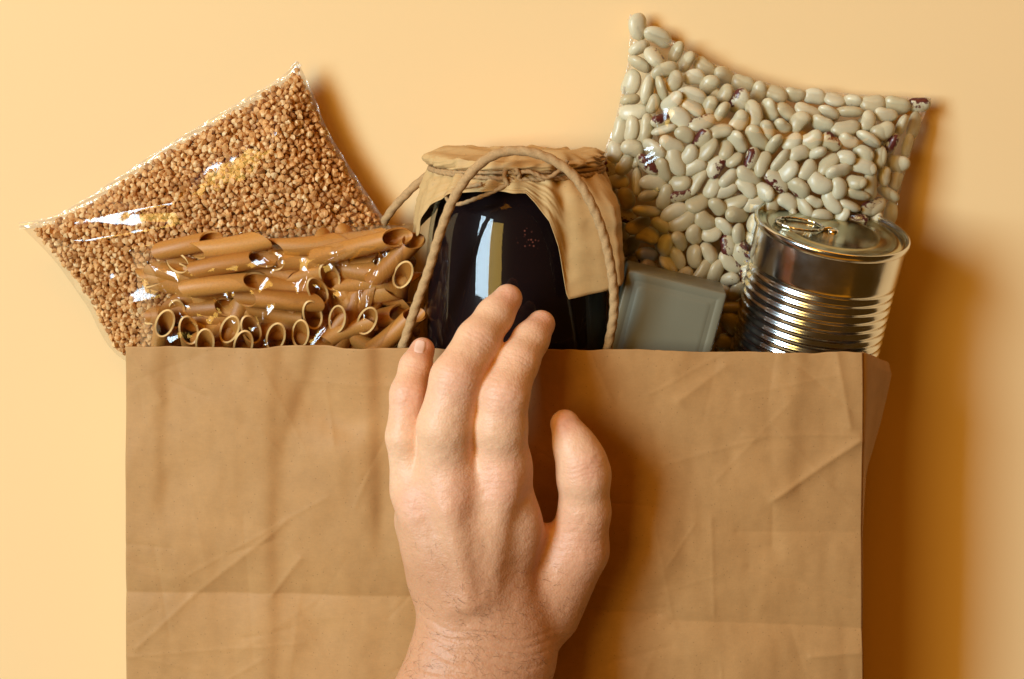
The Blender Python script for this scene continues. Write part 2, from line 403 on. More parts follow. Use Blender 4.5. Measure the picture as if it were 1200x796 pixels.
# right gusset: from the front edge out to a fold line, then back to the rear panel
def gusset(name, edge, fold_fn, back_fn, sgn):
    m = 16; VV = []
    for e in edge:
        ex, ey = to_px(Vector(e)); f = fold_fn(ey); b = back_fn(ey)
        for k in range(m):
            t = k / (m - 1)
            if t < 0.5: q = np.array(e) * (1 - t * 2) + np.array(f) * t * 2
            else: q = np.array(f) * (2 - t * 2) + np.array(b) * (t * 2 - 1)
            VV.append(q + np.array([0.0006 * math.sin(ey / 35 + k) * math.sin(math.pi * t), 0, 0]) + np.array([sgn * 0.0004 * min(1, k), 0, -0.0008 if k == 0 else 0]))
    o = mesh_obj(name, VV, grid_faces(m, len(edge)), M['kraft'], bag)
    s = o.modifiers.new('thickness', 'SOLIDIFY'); s.thickness = 0.0005; return o
def fold_r(y):
    x = np.interp(y, [405, 425, 480, 545, 640, 900], [1038, 1043, 1031, 1013, 1005, 1000]); yy = max(y + 12, 424)
    return pt(x, yy, 0.052)
def back_r(y): return pt(np.interp(y, [405, 545, 900], [1022, 1006, 1003]), y + 42, 0.0035)
gusset('side_gusset', edge_r, fold_r, back_r, 1)
gusset('side_gusset', edge_l, lambda y: pt(176, y + 18, 0.04), lambda y: pt(156, y + 42, 0.0035), -1)
bx = np.linspace(155, 1010, 80); by = np.linspace(452, 950, 40); V = []
for j in by:
    for i in bx: p = pt(i, j, 0.002); V.append((p.x, p.y, 0.002 + 0.0008 * math.sin(i / 50) * math.sin(j / 40) + 0.0008))
mesh_obj('back_panel', V, grid_faces(80, 40), M['kraft'], bag)

# carrier handles of twisted paper cord
hp = [(705, 470, .086), (709, 430, .087), (713, 404, .0895), (719, 370, .094), (719, 338, .098), (714, 303, .101), (705, 268, .104), (691, 235, .106), (673, 207, .106), (650, 189, .105),
      (624, 179, .104), (598, 177, .103), (573, 185, .103), (550, 205, .103), (530, 236, .102), (515, 275, .101), (503, 315, .099), (488, 357, .096), (475, 397, .091), (466, 425, .0875), (462, 470, .086)]
v, f = tube([pt(*q) for q in hp], 0.0022, 14, 2, 0.16, 480, n=420)
mesh_obj('handle', v, f, M['cord'], bag)
hp = [(425, 470, .006), (434, 320, .010), (445, 272, .014), (458, 248, .018), (475, 229, .021), (492, 213, .022), (520, 195, .020), (560, 192, .018), (610, 195, .018), (660, 200, .018), (700, 230, .016), (716, 300, .012), (722, 470, .006)]
v, f = tube([pt(*q) for q in hp], 0.0021, 14, 2, 0.16, 480, n=320)
mesh_obj('handle', v, f, M['cord'], bag)

# ---------------------------------------------------------------- film bags
def film_bag(name, edges, zfun_seam, Tt, Tb, D, mat, parent, nu, nv, creases, seed, noise_amp=0.0008, seal=5):
    """closed pillow of film: one top sheet and one bottom sheet meeting at the seam"""
    C = coons(*edges, nu, nv); xy = C.reshape(-1, 2)
    out = np.vstack([C[0], C[1:, -1], C[-1, ::-1][1:], C[::-1, 0][1:-1]])
    d = np.clip(poly_dist(xy, out), 0, None)
    d[np.concatenate([np.arange(nu), np.arange(nu) + (nv - 1) * nu, np.arange(nv) * nu, np.arange(nv) * nu + nu - 1])] = 0
    f = dome(np.clip(d - seal, 0, None), D); sm = zfun_seam(xy)
    rel = noise_amp * vnoise(xy, 40, seed, 3) * np.clip(d / 12, 0, 1) + noise_amp * 0.7 * vnoise(xy, 11, seed + 5, 2) * np.exp(-d / 14) * np.clip(d / 3, 0, 1)
    for a, b, h, w in creases:
        dd, sd, t = seg_dist(xy, a, b)
        rel = rel + h * np.exp(-dd / w) * np.clip(d / 8, 0, 1)
    zt = sm + Tt * f + rel * 1.0 + 0.0002; zb = np.maximum(sm - Tb * f - 0.0002, 0.0012)
    V = [pt(x, y, z) for (x, y), z in zip(xy, zt)]; base = len(V)
    F = grid_faces(nu, nv)
    V += [pt(x, y, z) for (x, y), z in zip(xy, zb)]
    F += [tuple(q[::-1]) for q in grid_faces(nu, nv, False, base)]
    o = mesh_obj(name, V, F, mat, parent)
    return out
# buckwheat
GB = thing('buckwheat_bag', 'clear film bag filled with tan buckwheat, pointing up at the left', 'food bag', pt(260, 270, 0.0))
g_edges = ([(349, 72), (368, 112), (384, 152), (418, 208), (470, 285)], [(470, 285), (470, 360), (466, 450)], [(22, 263), (60, 306), (98, 358), (150, 435)], [(349, 72), (330, 92), (270, 128), (190, 176), (105, 232), (60, 256), (22, 263)])
# coons wants top L-R, right T-B: corners: (349,72) -> (470,285) ; (22,263) -> (150,435)
g_edges = (g_edges[0], [(470, 285), (470, 380), (440, 470)], [(22, 263), (64, 306), (100, 356), (150, 425), (300, 470), (440, 470)], g_edges[3])
g_seam = lambda xy: 0.0155 + 0 * xy[:, 0]
g_cr = [((85, 257), (205, 238), 0.0040, 12), ((78, 285), (218, 264), 0.0034, 12), ((92, 338), (130, 330), 0.0030, 10), ((148, 358), (192, 348), 0.0032, 11)]
g_out = film_bag('film', g_edges, g_seam, 0.0175, 0.016, 80, M['film_g'], GB, 130, 110, g_cr, 21, 0.0006, 2)
# groats, far too many to count
def blob(n_lat=5, n_lon=7):
    v = [(0, 0, 1)]
    for j in range(1, n_lat):
        th = math.pi * j / n_lat
        for i in range(n_lon): a = 2 * math.pi * i / n_lon; v.append((math.sin(th) * math.cos(a), math.sin(th) * math.sin(a), math.cos(th)))
    v.append((0, 0, -1)); f = []
    for i in range(n_lon): f.append((0, 1 + i, 1 + (i + 1) % n_lon))
    for j in range(n_lat - 2):
        for i in range(n_lon):
            a = 1 + j * n_lon + i; b = 1 + j * n_lon + (i + 1) % n_lon; f.append((a, a + n_lon, b + n_lon, b))
    e = len(v) - 1; s = 1 + (n_lat - 2) * n_lon
    for i in range(n_lon): f.append((e, s + (i + 1) % n_lon, s + i))
    return np.array(v), f
bv, bf = blob()
tri = bv.copy()                      # a rounded three-sided kernel
ang = np.arctan2(tri[:, 1], tri[:, 0]); rr_ = 1 + 0.24 * np.cos(3 * ang)
tri[:, 0] *= rr_; tri[:, 1] *= rr_; tri[:, 2] *= 1.12
pts = []
for layer in range(4):
    sp = 6.7
    for j in range(68):
        for i in range(80):
            x = 15 + (i + 0.5 * (j % 2)) * sp + RNG.uniform(-2.4, 2.4) + layer * 2.3; y = 66 + j * sp * 0.87 + RNG.uniform(-2.4, 2.4) + layer * 1.7
            pts.append((x, y, layer))
pts = np.array(pts); dd = poly_dist(pts[:, :2], g_out); keep = dd > 5; pts = pts[keep]; dd = dd[keep]
def seal_strip(edge, inset, wid, seam_fn, parent, nseg=90):
    """flat heat-sealed margin running along an edge of a film bag"""
    P = resample(edge, nseg); T_ = np.gradient(P, axis=0); T_ /= np.linalg.norm(T_, axis=1)[:, None]; Nn = np.stack([-T_[:, 1], T_[:, 0]], 1); V = []; m = 9
    for i in range(nseg):
        for k in range(m):
            q = P[i] + Nn[i] * (inset - wid * k / (m - 1)); zz = float(seam_fn(q[None])[0]) + 0.0004 * math.sin(i * 0.55 + k) + 0.0003 * (k % 2)
            V.append(pt(q[0], q[1], max(zz, 0.002)))
    mesh_obj('seal_strip', V, grid_faces(m, nseg), M['seal'], parent)
# loose grains near the upper left seam thin out
thin = (RNG.uniform(0, 1, len(dd)) < np.clip((dd - 3) / 6, 0.1, 1)); pts = pts[thin]; dd = dd[thin]
ztop = 0.0163 + 0.0175 * dome(dd - 2, 80); zbot = 0.0150 - 0.016 * dome(dd - 2, 80)
z = ztop - 0.0020 - pts[:, 2] * 0.0019 + RNG.uniform(-0.0006, 0.0006, len(dd)); ok = (z > np.maximum(zbot, 0.002) + 0.0003) | ((pts[:, 2] == 0) & (dd > 6))
ok &= ~((pts[:, 1] > 430))
seal_strip(g_edges[3], 2, 9, g_seam, GB); seal_strip(g_edges[0], 9, 9, g_seam, GB)
VV = []; FF = []; gc = []
for (x, y, l), zz in zip(pts[ok], z[ok]):
    c = np.array(pt(x, y, zz)); r = RNG.uniform(0.00118, 0.00172)
    q = Matrix.Rotation(RNG.uniform(0, 6.28), 3, Vector(RNG.normal(size=3)).normalized())
    w = (tri * r * RNG.uniform(0.88, 1.12, 3)) @ np.array(q) + c; off = len(VV) * len(bv)
    VV.append(w); FF += [tuple(off + k for k in f_) for f_ in bf]; gc += [RNG.uniform()] * len(bv)
gro = mesh_obj('buckwheat_groats', np.vstack(VV), FF, M['groats'], None, False)
at = gro.data.attributes.new('grain', 'FLOAT', 'POINT'); at.data.foreach_set('value', gc)
tag(gro, 'tan brown buckwheat groats packed in the clear film bag', 'buckwheat', None, 'stuff')

# penne bag
PB = thing('penne_bag', 'clear film bag of brown penne in front of the buckwheat', 'food bag', pt(320, 340, 0.03))
p_edges = ([(150, 292), (215, 280), (300, 270), (400, 263), (484, 262)], [(484, 262), (492, 300), (486, 350), (478, 440)], [(160, 440), (320, 446), (478, 440)], [(150, 292), (158, 330), (162, 380), (160, 440)])
p_seam = lambda xy: 0.046 + 0.006 * np.clip((xy[:, 0] - 150) / 330, 0, 1)
p_cr = [((158, 284), (214, 372), 0.0022, 4.5), ((214, 372), (238, 386), 0.0016, 4), ((407, 312), (424, 388), 0.0042, 8), ((436, 330), (426, 385), 0.0025, 5), ((308, 300), (326, 314), 0.0025, 6), ((354, 342), (362, 320), 0.0018, 4),
        ((375, 338), (392, 385), 0.0018, 4), ((268, 352), (286, 390), 0.0022, 4.5), ((478, 270), (484, 320), 0.0018, 4), ((300, 296), (420, 285), 0.0008, 6)]
_r = random.Random(77)
p_out = film_bag('film', p_edges, p_seam, 0.0185, 0.022, 42, M['film_p'], PB, 220, 110, p_cr + [((x_, y_), (x_ + dx_, y_ + dy_), h_, w_) for x_, y_, dx_, dy_, h_, w_ in [(_r.uniform(165, 460), _r.uniform(275, 380), _r.gauss(0, 22), _r.uniform(15, 55), _r.choice((-1, 1)) * _r.uniform(0.0008, 0.0020), _r.uniform(2.5, 5)) for _k in range(26)]], 31, 0.0010, 2)
def penne_mesh(L, r, cut, seed):
    n_, wall = 22, 0.16; rr = random.Random(seed); bend = rr.uniform(-0.04, 0.04); V = []
    ts = (0, 0.04, 0.25, 0.5, 0.75, 0.96, 1)
    def ring(t, rad):
        for k in range(n_):
            a = 2 * math.pi * k / n_
            x = -L / 2 + L * t + cut * r * math.cos(a) * 1.0
            V.append((x, rad * math.sin(a) * 1.0, rad * math.cos(a) + bend * L * (1 - (2 * t - 1) ** 2)))
    for t in ts: ring(t, r)
    for t in reversed(ts): ring(t, r * (1 - wall * 1.25))
    F = grid_faces(n_, 2 * len(ts), True); m_ = (2 * len(ts) - 1) * n_
    for k in range(n_): F.append((m_ + k, m_ + (k + 1) % n_, (k + 1) % n_, k))
    me = bpy.data.meshes.new('penne'); me.from_pydata(V, [], F); me.materials.append(M['penne']); me.materials.append(M['penne_cut'])
    for q in list(range(len(F) - n_, len(F))): me.polygons[q].material_index = 1  # cut rim coloured paler, standing in for light caught on its edge
    me.polygons.foreach_set('use_smooth', [True] * len(me.polygons)); me.update()
    try: me.set_sharp_from_angle(angle=R(38))
    except Exception: pass
    return me
PM = [penne_mesh(0.040, 0.0048, 1.6, k) for k in range(3)] 
def put_penne(a, b, za, zb, roll, label, group, k=0):
    A = pt(a[0], a[1], za); B = pt(b[0], b[1], zb); L = (B - A).length
    me = PM[k % 3]
    o = bpy.data.objects.new('penne', me); COL.objects.link(o)
    X = (B - A).normalized(); Z = Vector((0, 0, 1)); Z = (Z - X * Z.dot(X)).normalized(); Y = Z.cross(X)
    Rm = Matrix((X, Y, Z)).transposed() @ Matrix.Rotation(roll, 3, 'X')
    sc = min(max(L / 0.040, 0.6), 1.25)
    o.matrix_world = Matrix.Translation((A + B) / 2) @ (Rm @ Matrix.Diagonal((sc, 1, 1))).to_4x4()
    tag(o, label, 'pasta', group); return o
lying = ('brown penne tube lying lengthwise across the clear pasta bag', 'penne lying across the pasta bag')
endon = ('brown penne tube standing in the pasta bag with its slanted open end showing', 'penne showing an open end')
inner = ('brown penne tube half hidden beneath other penne in the pasta bag', 'penne half hidden in the pasta bag')
# (end whose opening shows, other end, heights, roll)
LY = [((248, 282), (192, 294), .056, .053, 0.2), ((304, 282), (226, 294), .059, .058, 2.6), ((318, 290), (398, 284), .057, .057, 0.5), ((308, 303), (236, 316), .062, .061, 0.6),
      ((318, 306), (394, 306), .058, .055, 0.1), ((302, 330), (226, 338), .063, .062, 0.5), ((312, 332), (372, 340), .058, .057, 2.4), ((366, 354), (286, 348), .063, .064, 3.0),
      ((380, 299), (466, 278), .064, .064, 2.9), ((441, 325), (485, 282), .063, .060, 2.7), ((263, 360), (212, 362), .058, .055, 0.5), ((208, 308), (270, 330), .058, .053, 0.0),
      ((390, 283), (462, 277), .056, .055, 1.4), ((440, 318), (395, 312), .058, .054, 2.0), ((446, 403), (482, 372), .066, .064, 2.6), ((330, 300), (395, 320), .054, .052, 3.0),
      ((232, 375), (296, 372), .054, .054, 2.2), ((400, 345), (460, 340), .055, .055, 2.0), ((300, 362), (366, 376), .056, .056, 2.6), ((212, 318), (186, 322), .051, .050, 1.5), ((430, 380), (378, 400), .058, .058, 2.5)]
LYL = ['brown penne at the left end of the top row in the pasta bag', 'second brown penne from the left along the top row of the pasta bag', 'third brown penne from the left along the top row of the pasta bag',
 'brown penne at the left of the second row, below the top row', 'brown penne in the second row at the middle of the pasta bag', 'brown penne in the third row at left with a dark open right end',
 'brown penne in the third row lying right of the dark open end', 'brown penne in the centre of the pasta bag with both ends cut aslant', 'large brown penne at the upper right of the pasta bag sloping up towards the jar',
 'steeply tilted brown penne at the right side of the pasta bag', 'brown penne at left just above the bottom row of open ends', 'short brown penne at far left between the first and third rows',
 'brown penne highest at the right, under the upper film edge', 'brown penne behind the tall white glint at right', 'brown penne slanting up by the cord handle just above the paper edge',
 'shaded brown penne under the second row in the middle', 'shaded brown penne right above the bottom row of open ends', 'shaded brown penne low at the right of the pasta bag', 'shaded brown penne beneath the centre penne with slanted ends',
 'shaded brown penne tucked against the left film edge', 'shaded brown penne at lower right above the paper edge']
for k, (a, b, za, zb, roll) in enumerate(LY): put_penne(a, b, za, zb, roll, LYL[k], lying[1], k)
EN = [((193, 379), (186, 450), .062, .050, 0.3), ((221, 387), (232, 450), .064, .052, -0.4), ((269, 386), (262, 460), .066, .054, 0.4), ((294, 386), (312, 450), .066, .054, -0.5), ((323, 395), (318, 460), .066, .056, 0.2),
      ((352, 391), (372, 455), .066, .054, 0.6), ((366, 369), (378, 440), .066, .054, -0.3), ((395, 374), (412, 440), .064, .054, 0.7), ((372, 341), (392, 400), .065, .054, -0.6), ((386, 324), (404, 384), .063, .052, -0.5),
      ((430, 376), (416, 440), .064, .054, 0.4), ((472, 322), (462, 380), .066, .058, 0.5), ((240, 402), (248, 470), .066, .056, 0.1), ((285, 404), (276, 470), .067, .057, 0.0), ((206, 368), (214, 430), .058, .05, 0.1)]
ENL = ['open-ended brown penne lowest at the left corner of the pasta bag', 'second open penne end from the left along the paper edge', 'third open penne end from the left along the paper edge', 'fourth open penne end from the left along the paper edge',
 'open penne end at the middle of the paper edge', 'open penne end just right of the middle above the paper edge', 'open penne end right below the centre penne', 'open penne end at lower right, left of the tall glint', 'open penne end right of the centre at mid height',
 'highest open penne end right of the centre', 'open penne end at lower right behind the tall glint', 'open penne end pointing at the cord handle at far right', 'open penne end half sunk behind the paper edge at left', 'open penne end half sunk behind the paper edge nearer the middle', 'open penne end above the left corner penne']
for k, (a, b, za, zb, roll) in enumerate(EN): put_penne(a, (a[0] + (b[0] - a[0]) * 0.6, a[1] + 34), za, za - 0.030, roll, ENL[k], endon[1], k)
r_ = random.Random(5)
for k in range(66):
    x = r_.uniform(232, 442); y = r_.uniform(316, 410); a = r_.gauss(0.05, 0.5); zz = 0.046 + 0.0045 * (k % 3)
    put_penne((x - 46 * math.cos(a), y + 46 * math.sin(a)), (x + 46 * math.cos(a), y - 46 * math.sin(a)), zz, zz, r_.uniform(0, 6.28), *inner, k)

# beans bag
BB = thing('bean_bag', 'clear film bag packed with cream beans speckled maroon', 'food bag', pt(880, 200, 0.0))
b_edges = ([(739, 17), (790, 48), (850, 80), (915, 101), (1000, 110), (1091, 115)], [(1091, 115), (1068, 178), (1052, 240), (1040, 320), (1022, 440)], [(748, 440), (880, 452), (1022, 440)], [(739, 17), (737, 70), (722, 140), (706, 195), (712, 250), (734, 320), (748, 440)])
b_seam = lambda xy: 0.009 + 0.0135 * np.clip((xy[:, 1] - 30 - (xy[:, 0] - 740) * 0.22) / 130, 0, 1)
b_cr = [((758, 75), (776, 180), 0.0020, 2.6), ((735, 180), (775, 170), 0.0018, 7), ((745, 200), (785, 178), 0.0016, 5), ((1045, 215), (1060, 180), 0.0012, 4), ((722, 205), (745, 300), 0.0014, 4), ((860, 110), (880, 135), 0.001, 5)]
b_out = film_bag('film', b_edges, b_seam, 0.0225, 0.021, 72, M['film_b'], BB, 120, 120, b_cr, 41, 0.0006, 1)
seal_strip(b_edges[0], 8, 8, b_seam, BB); seal_strip(b_edges[1][:4], 8, 8, b_seam, BB); seal_strip(b_edges[3][:5], 1, 8, b_seam, BB)
def bean_mesh(seed, L, Wd, H):
    r = random.Random(seed); nl, nt = 18, 12; bend = r.uniform(0.10, 0.22); V = []; F = []
    v, f = blob(nt, nl)
    v = v[:, [2, 0, 1]]
    for x, y, z_ in v:
        s = math.sqrt(max(0, 1 - min(1, abs(x)) ** 2.6)) / max(1e-6, math.sqrt(max(0, 1 - x * x))) if abs(x) < 0.999 else 1
        y *= s; z_ *= s
        yy = y * (1 - 0.10 * math.exp(-(x / 0.35) ** 2) * (y < 0)) + bend * (0.4 - x * x)
        V.append((x * L, yy * Wd * (1 + 0.06 * x), z_ * H * 0.78))
    me = bpy.data.meshes.new('bean'); me.from_pydata(V, [], f)
    me.polygons.foreach_set('use_smooth', [True] * len(f)); me.update(); return me
PXB = 0.00040
BM = []
for k, (L, w, h) in enumerate(((17.5, 9.6, 9), (16, 10.5, 9), (14.5, 11.5, 10), (18.5, 9.4, 8.5), (15, 10, 9.5))):
    a = bean_mesh(k, L * PXB * RNG.uniform(0.94, 1.08), w * PXB * RNG.uniform(0.95, 1.1), h * PXB); a.materials.append(M['bean']); b = a.copy(); b.materials.clear(); b.materials.append(M['bean_s'])
    BM.append((a, b, L, w))
def pack_beans(poly, count, seed, iters=260):
    r = np.random.default_rng(seed); poly = np.asarray(poly); lo, hi = poly.min(0), poly.max(0); P = []
    while len(P) < count:
        q = r.uniform(lo, hi, (count, 2)); q = q[poly_dist(q, poly) > 10]; P += q.tolist()
    P = np.array(P[:count]); A = r.uniform(0, math.pi, count); kind = r.integers(0, len(BM), count)
    Ls = np.array([BM[k][2] for k in kind]); Ws = np.array([BM[k][3] for k in kind]); sc = r.uniform(0.88, 1.1, count); Ls = Ls * sc; Ws = Ws * sc
    own = np.repeat(np.arange(count), 3); offm = np.array([-1, 0, 1.0])
    for it in range(iters):
        D = np.stack([np.cos(A), np.sin(A)], 1); arm = ((Ls - Ws)[:, None] * offm)[:, :, None] * D[:, None]
        C = (P[:, None] + arm).reshape(-1, 2); rad = np.repeat(Ws, 3) * 0.95
        dv = C[:, None] - C[None]; d = np.sqrt((dv ** 2).sum(-1)) + 1e-6
        ov = np.clip(rad[:, None] + rad[None] - d, 0, None); ov[own[:, None] == own[None]] = 0
        fce = (dv / d[..., None] * ov[..., None]).sum(1) * 0.22
        pd = poly_dist(C, poly); out = pd < rad * 0.8 + 2.5
        if out.any():
            e = 0.5
            gx = (poly_dist(C[out] + [e, 0], poly) - poly_dist(C[out] - [e, 0], poly)); gy = (poly_dist(C[out] + [0, e], poly) - poly_dist(C[out] - [0, e], poly))
            g = np.stack([gx, gy], 1); fce[out] += g * np.clip(rad[out] * 0.8 + 2.5 - pd[out], 0, 8)[:, None] * 0.5
        fr = fce.reshape(count, 3, 2); P = P + fr.mean(1) * 1.6
        tq = (arm[:, :, 0] * fr[:, :, 1] - arm[:, :, 1] * fr[:, :, 0]).sum(1); A = A + tq / (Ls ** 2) * 0.9
    return P, A, kind, sc
vis_poly = resample([tuple(p) for p in b_out[::6]] + [tuple(b_out[0])], 80)[:-1]
plain = ('plain cream bean pressed flat under the clear film of the bean bag', 'plain beans in the bean bag')
speck = ('cream bean splashed with maroon speckles in the bean bag', 'speckled beans in the bean bag')
rb = random.Random(9); nb = 0
for layer, (cnt, seed) in enumerate(((284, 3), (26, 4))):
    P, A, kind, sc = pack_beans(vis_poly, cnt, seed)
    pd = poly_dist(P, vis_poly)
    for (x, y), a, k, s_, d_ in zip(P, A, kind, sc, pd):
        if y > 425: continue
        sm_ = float(b_seam(np.array([[x, y]]))[0]); zt = sm_ + 0.0225 * float(dome(d_, 72)); z_ = zt - 0.0042 - layer * 0.0072 + rb.uniform(-0.0008, 0.0004) * (1 + layer)
        zb_ = max(sm_ - 0.021 * float(dome(d_, 72)), 0.001)
        if z_ < zb_ + 0.002: 
            if layer: continue
            z_ = max(sm_, 0.0055)
        sp_ = rb.random() < 0.16
        o = bpy.data.objects.new('bean', BM[k][1 if sp_ else 0]); COL.objects.link(o)
        tilt = rb.gauss(0, 0.22); roll = rb.gauss(0, 0.7)
        Rm = Matrix.Rotation(-a, 3, 'Z') @ Matrix.Rotation(tilt, 3, 'Y') @ Matrix.Rotation(roll, 3, 'X')
        if rb.random() < 0.5: Rm = Matrix.Rotation(math.pi, 3, 'Z') @ Rm
        o.matrix_world = Matrix.Translation(pt(x, y, z_)) @ (Rm * float(s_)).to_4x4()
        tag(o, *((speck[0], 'bean', speck[1]) if sp_ else (plain[0], 'bean', plain[1]))); nb += 1
print('beans', nb)

# ---------------------------------------------------------------- preserve jar
JT = R(-2); JA = Vector((0.0, math.cos(JT), math.sin(JT)))
JR = 0.0465; JC = pt(606, 262, 0.0468)                      # JC: on the axis where the shoulder begins to close
jar = thing('preserve_jar', 'glass jar of dark preserve under a tied kraft paper cover', 'jar', Vector((JC.x, JC.y - 0.03, 0.0)))
prof = [(-0.103, 0.0), (-0.103, 0.036), (-0.100, 0.043), (-0.094, JR), (-0.062, JR), (-0.045, JR * 0.995), (-0.028, JR * 0.98), (-0.013, JR * 0.955), (0.000, JR * 0.92), (0.010, JR * 0.86), (0.017, JR * 0.79), (0.0215, 0.0352), (0.025, 0.0345), (0.031, 0.0345)]
# smooth the profile
pr = resample(prof[1:], 60); pr = [(-0.103, 0.0001)] + [tuple(q) for q in pr]
v, f = lathe(pr, JC, JA, 128); mesh_obj('glass', v, f, M['glass'], jar)
pin = [(s, max(0.0001, r - 0.0022)) for s, r in pr if s < 0.026] + [(0.026, 0.0001)]
v, f = lathe(pin, JC, JA, 128); mesh_obj('preserve', v, f, M['jam'], jar)
# lid under the paper
v, f = lathe([(0.022, 0.0352), (0.0225, 0.0368), (0.031, 0.0368), (0.0322, 0.036), (0.0322, 0.0001)], JC, JA, 64); mesh_obj('lid', v, f, M['metal'], jar)
# paper cover: cap, gathered neck and short skirt as one sheet, plus the two hanging corners
Xj = Vector((0, -math.sin(JT), math.cos(JT))); Yj = Vector((1, 0, 0))
def jp(s, r, a): return JC + JA * s + Xj * (r * math.cos(a)) + Yj * (r * math.sin(a))      # a = 0 faces the camera, positive to the right
def jar_r(s): return float(np.interp(s, [q[0] for q in pr[1:]], [q[1] for q in pr[1:]]))
na = 300; rows = []
def wrap_pi(a): return (a + math.pi) % (2 * math.pi) - math.pi
def skirt_len(a):
    a = wrap_pi(a); dg = math.degrees(a)
    return float(np.interp(dg, [-180, -130, -95, -75, -58, -40, -15, 5, 10, 17, 22, 27, 45, 62, 70, 78, 95, 130, 180],
                           [0.018, 0.022, 0.036, 0.032, 0.016, 0.009, 0.007, 0.008, 0.0125, 0.021, 0.034, 0.058, 0.0550, 0.050, 0.044, 0.040, 0.034, 0.024, 0.018]))
def pleat(a, k=1.0):
    return 0.5 * math.cos(17 * a + 1.1 * math.sin(3 * a)) + 0.35 * math.cos(29 * a + 2) + 0.25 * math.sin(7 * a + 1)
NR_CAP, NR_NECK, NR_SK = 22, 16, 36; VV = []
TW = 0.0275
for j in range(NR_CAP + NR_NECK + NR_SK):
    for i in range(na):
        a = 2 * math.pi * i / na; pl = pleat(a)
        if j < NR_CAP:
            t = j / NR_CAP; r = (0.0405 + 0.0014 * math.sin(3 * a + 1) * 0.6 + 0.0011 * pl) * t + 0.0001; s = 0.0352 - 0.0012 * t ** 4 + 0.0009 * t * math.sin(5 * a + 6 * t) + 0.0009 * t * t * pl + 0.0013 * t * math.sin(2 * a - 0.6) + 0.0005 * t * math.sin(9 * a + 2 * math.sin(3 * a)) + 0.0003 * math.sin(14 * t + 4 * a)
        elif j < NR_CAP + NR_NECK:
            t = (j - NR_CAP) / NR_NECK; r = 0.0416 - 0.0030 * t ** 2 + 0.0016 * math.sin(3 * a + 1) * math.sin(math.pi * min(1, t + 0.2)) + 0.0024 * pl * (0.45 + 0.55 * t) + 0.0022 * math.sin(math.pi * t); s = 0.0340 + 0.0009 * pl * (1 - t) - (0.0340 - TW) * t
        else:
            t = (j - NR_CAP - NR_NECK) / (NR_SK - 1); L = skirt_len(a); s = TW - L * t
            base = max(jar_r(s) + 0.0012, 0.0385 + 0.0095 * (1 - math.exp(-t * L / 0.010)))
            ad = math.degrees(wrap_pi(a)); k_ = min(1, t * L / 0.016)
            if 16 < ad < 105:          # the long corner hangs flat instead of hugging the glass
                flat_ = (base + 0.001) / math.cos(R(min(ad, 53) - 16)); w_ = k_ * (1 if ad < 53 else max(0, 1 - (ad - 53) / 30) ** 1.3)
                base += (flat_ - base) * w_ * 0.85
            amp = (1 - 0.7 * k_ * (16 < ad < 60)) * 0.0026 * math.exp(-t * L / 0.018) + 0.0006
            r = base + amp * (pl + 0.55) + 0.0022 * t * t
        q_ = np.array([[a * 42.0, 60.0 * (j / 12.0)]]); rg = 1 - 2 * abs(float(vnoise(np.array([[math.cos(a) * 30 + j * 1.6, math.sin(a) * 30 + j * 0.7]]), 9.0, 71, 2)[0]))
        if j < NR_CAP: s += 0.0006 * rg * min(1, j / 6)
        else: r += (0.0012 if j < NR_CAP + NR_NECK else 0.0005) * rg
        VV.append(jp(s, r, a))
cov = mesh_obj('paper_cover', VV, grid_faces(na, NR_CAP + NR_NECK + NR_SK, True), M['cover'], jar)
s_ = cov.modifiers.new('thickness', 'SOLIDIFY'); s_.thickness = 0.0003; s_.offset = 1
# twine: two turns round the neck, a knot and two loose ends
def ring(s, r, wob): return [jp(s + wob * math.sin(2 * a + 1), r + 0.0006 * pleat(a), a) for a in np.linspace(-math.pi, math.pi, 48)]
tv, tf = [], []
def add_tube(points, r, n):
    global tv, tf
    v_, f_ = tube(points, r, 9, 2, 0.3, 900, n=n); o_ = sum(len(q) for q in tv); tf += [tuple(k + o_ for k in q) for q in f_]; tv.append(v_)
add_tube(ring(TW + 0.0008, 0.0422, 0.0006), 0.0009, 260); add_tube(ring(TW - 0.0012, 0.0422, -0.0008), 0.00115, 260)
c0 = jp(TW, 0.0425, -0.06)
add_tube([c0 + Vector((0.0035 * math.cos(t), 0.0040 * math.sin(t), 0.0014 * math.sin(2 * t) + 0.0012)) for t in np.linspace(0.3, 6.9, 12)], 0.0011, 90)
add_tube([c0 + Vector(q) for q in ((0.001, -0.002, 0.001), (-0.006, -0.006, 0.002), (-0.016, -0.0105, 0.001), (-0.026, -0.014, -0.003), (-0.031, -0.011, -0.008), (-0.026, -0.007, -0.005), (-0.014, -0.004, 0.001))], 0.0010, 120)
add_tube([c0 + Vector(q) for q in ((0.001, 0.001, 0.001), (0.008, 0.002, 0.002), (0.016, -0.001, 0.001), (0.022, 0.002, -0.001), (0.026, 0.0065, -0.003))], 0.0010, 90)
mesh_obj('twine', np.vstack(tv), tf, M['twine'], jar)

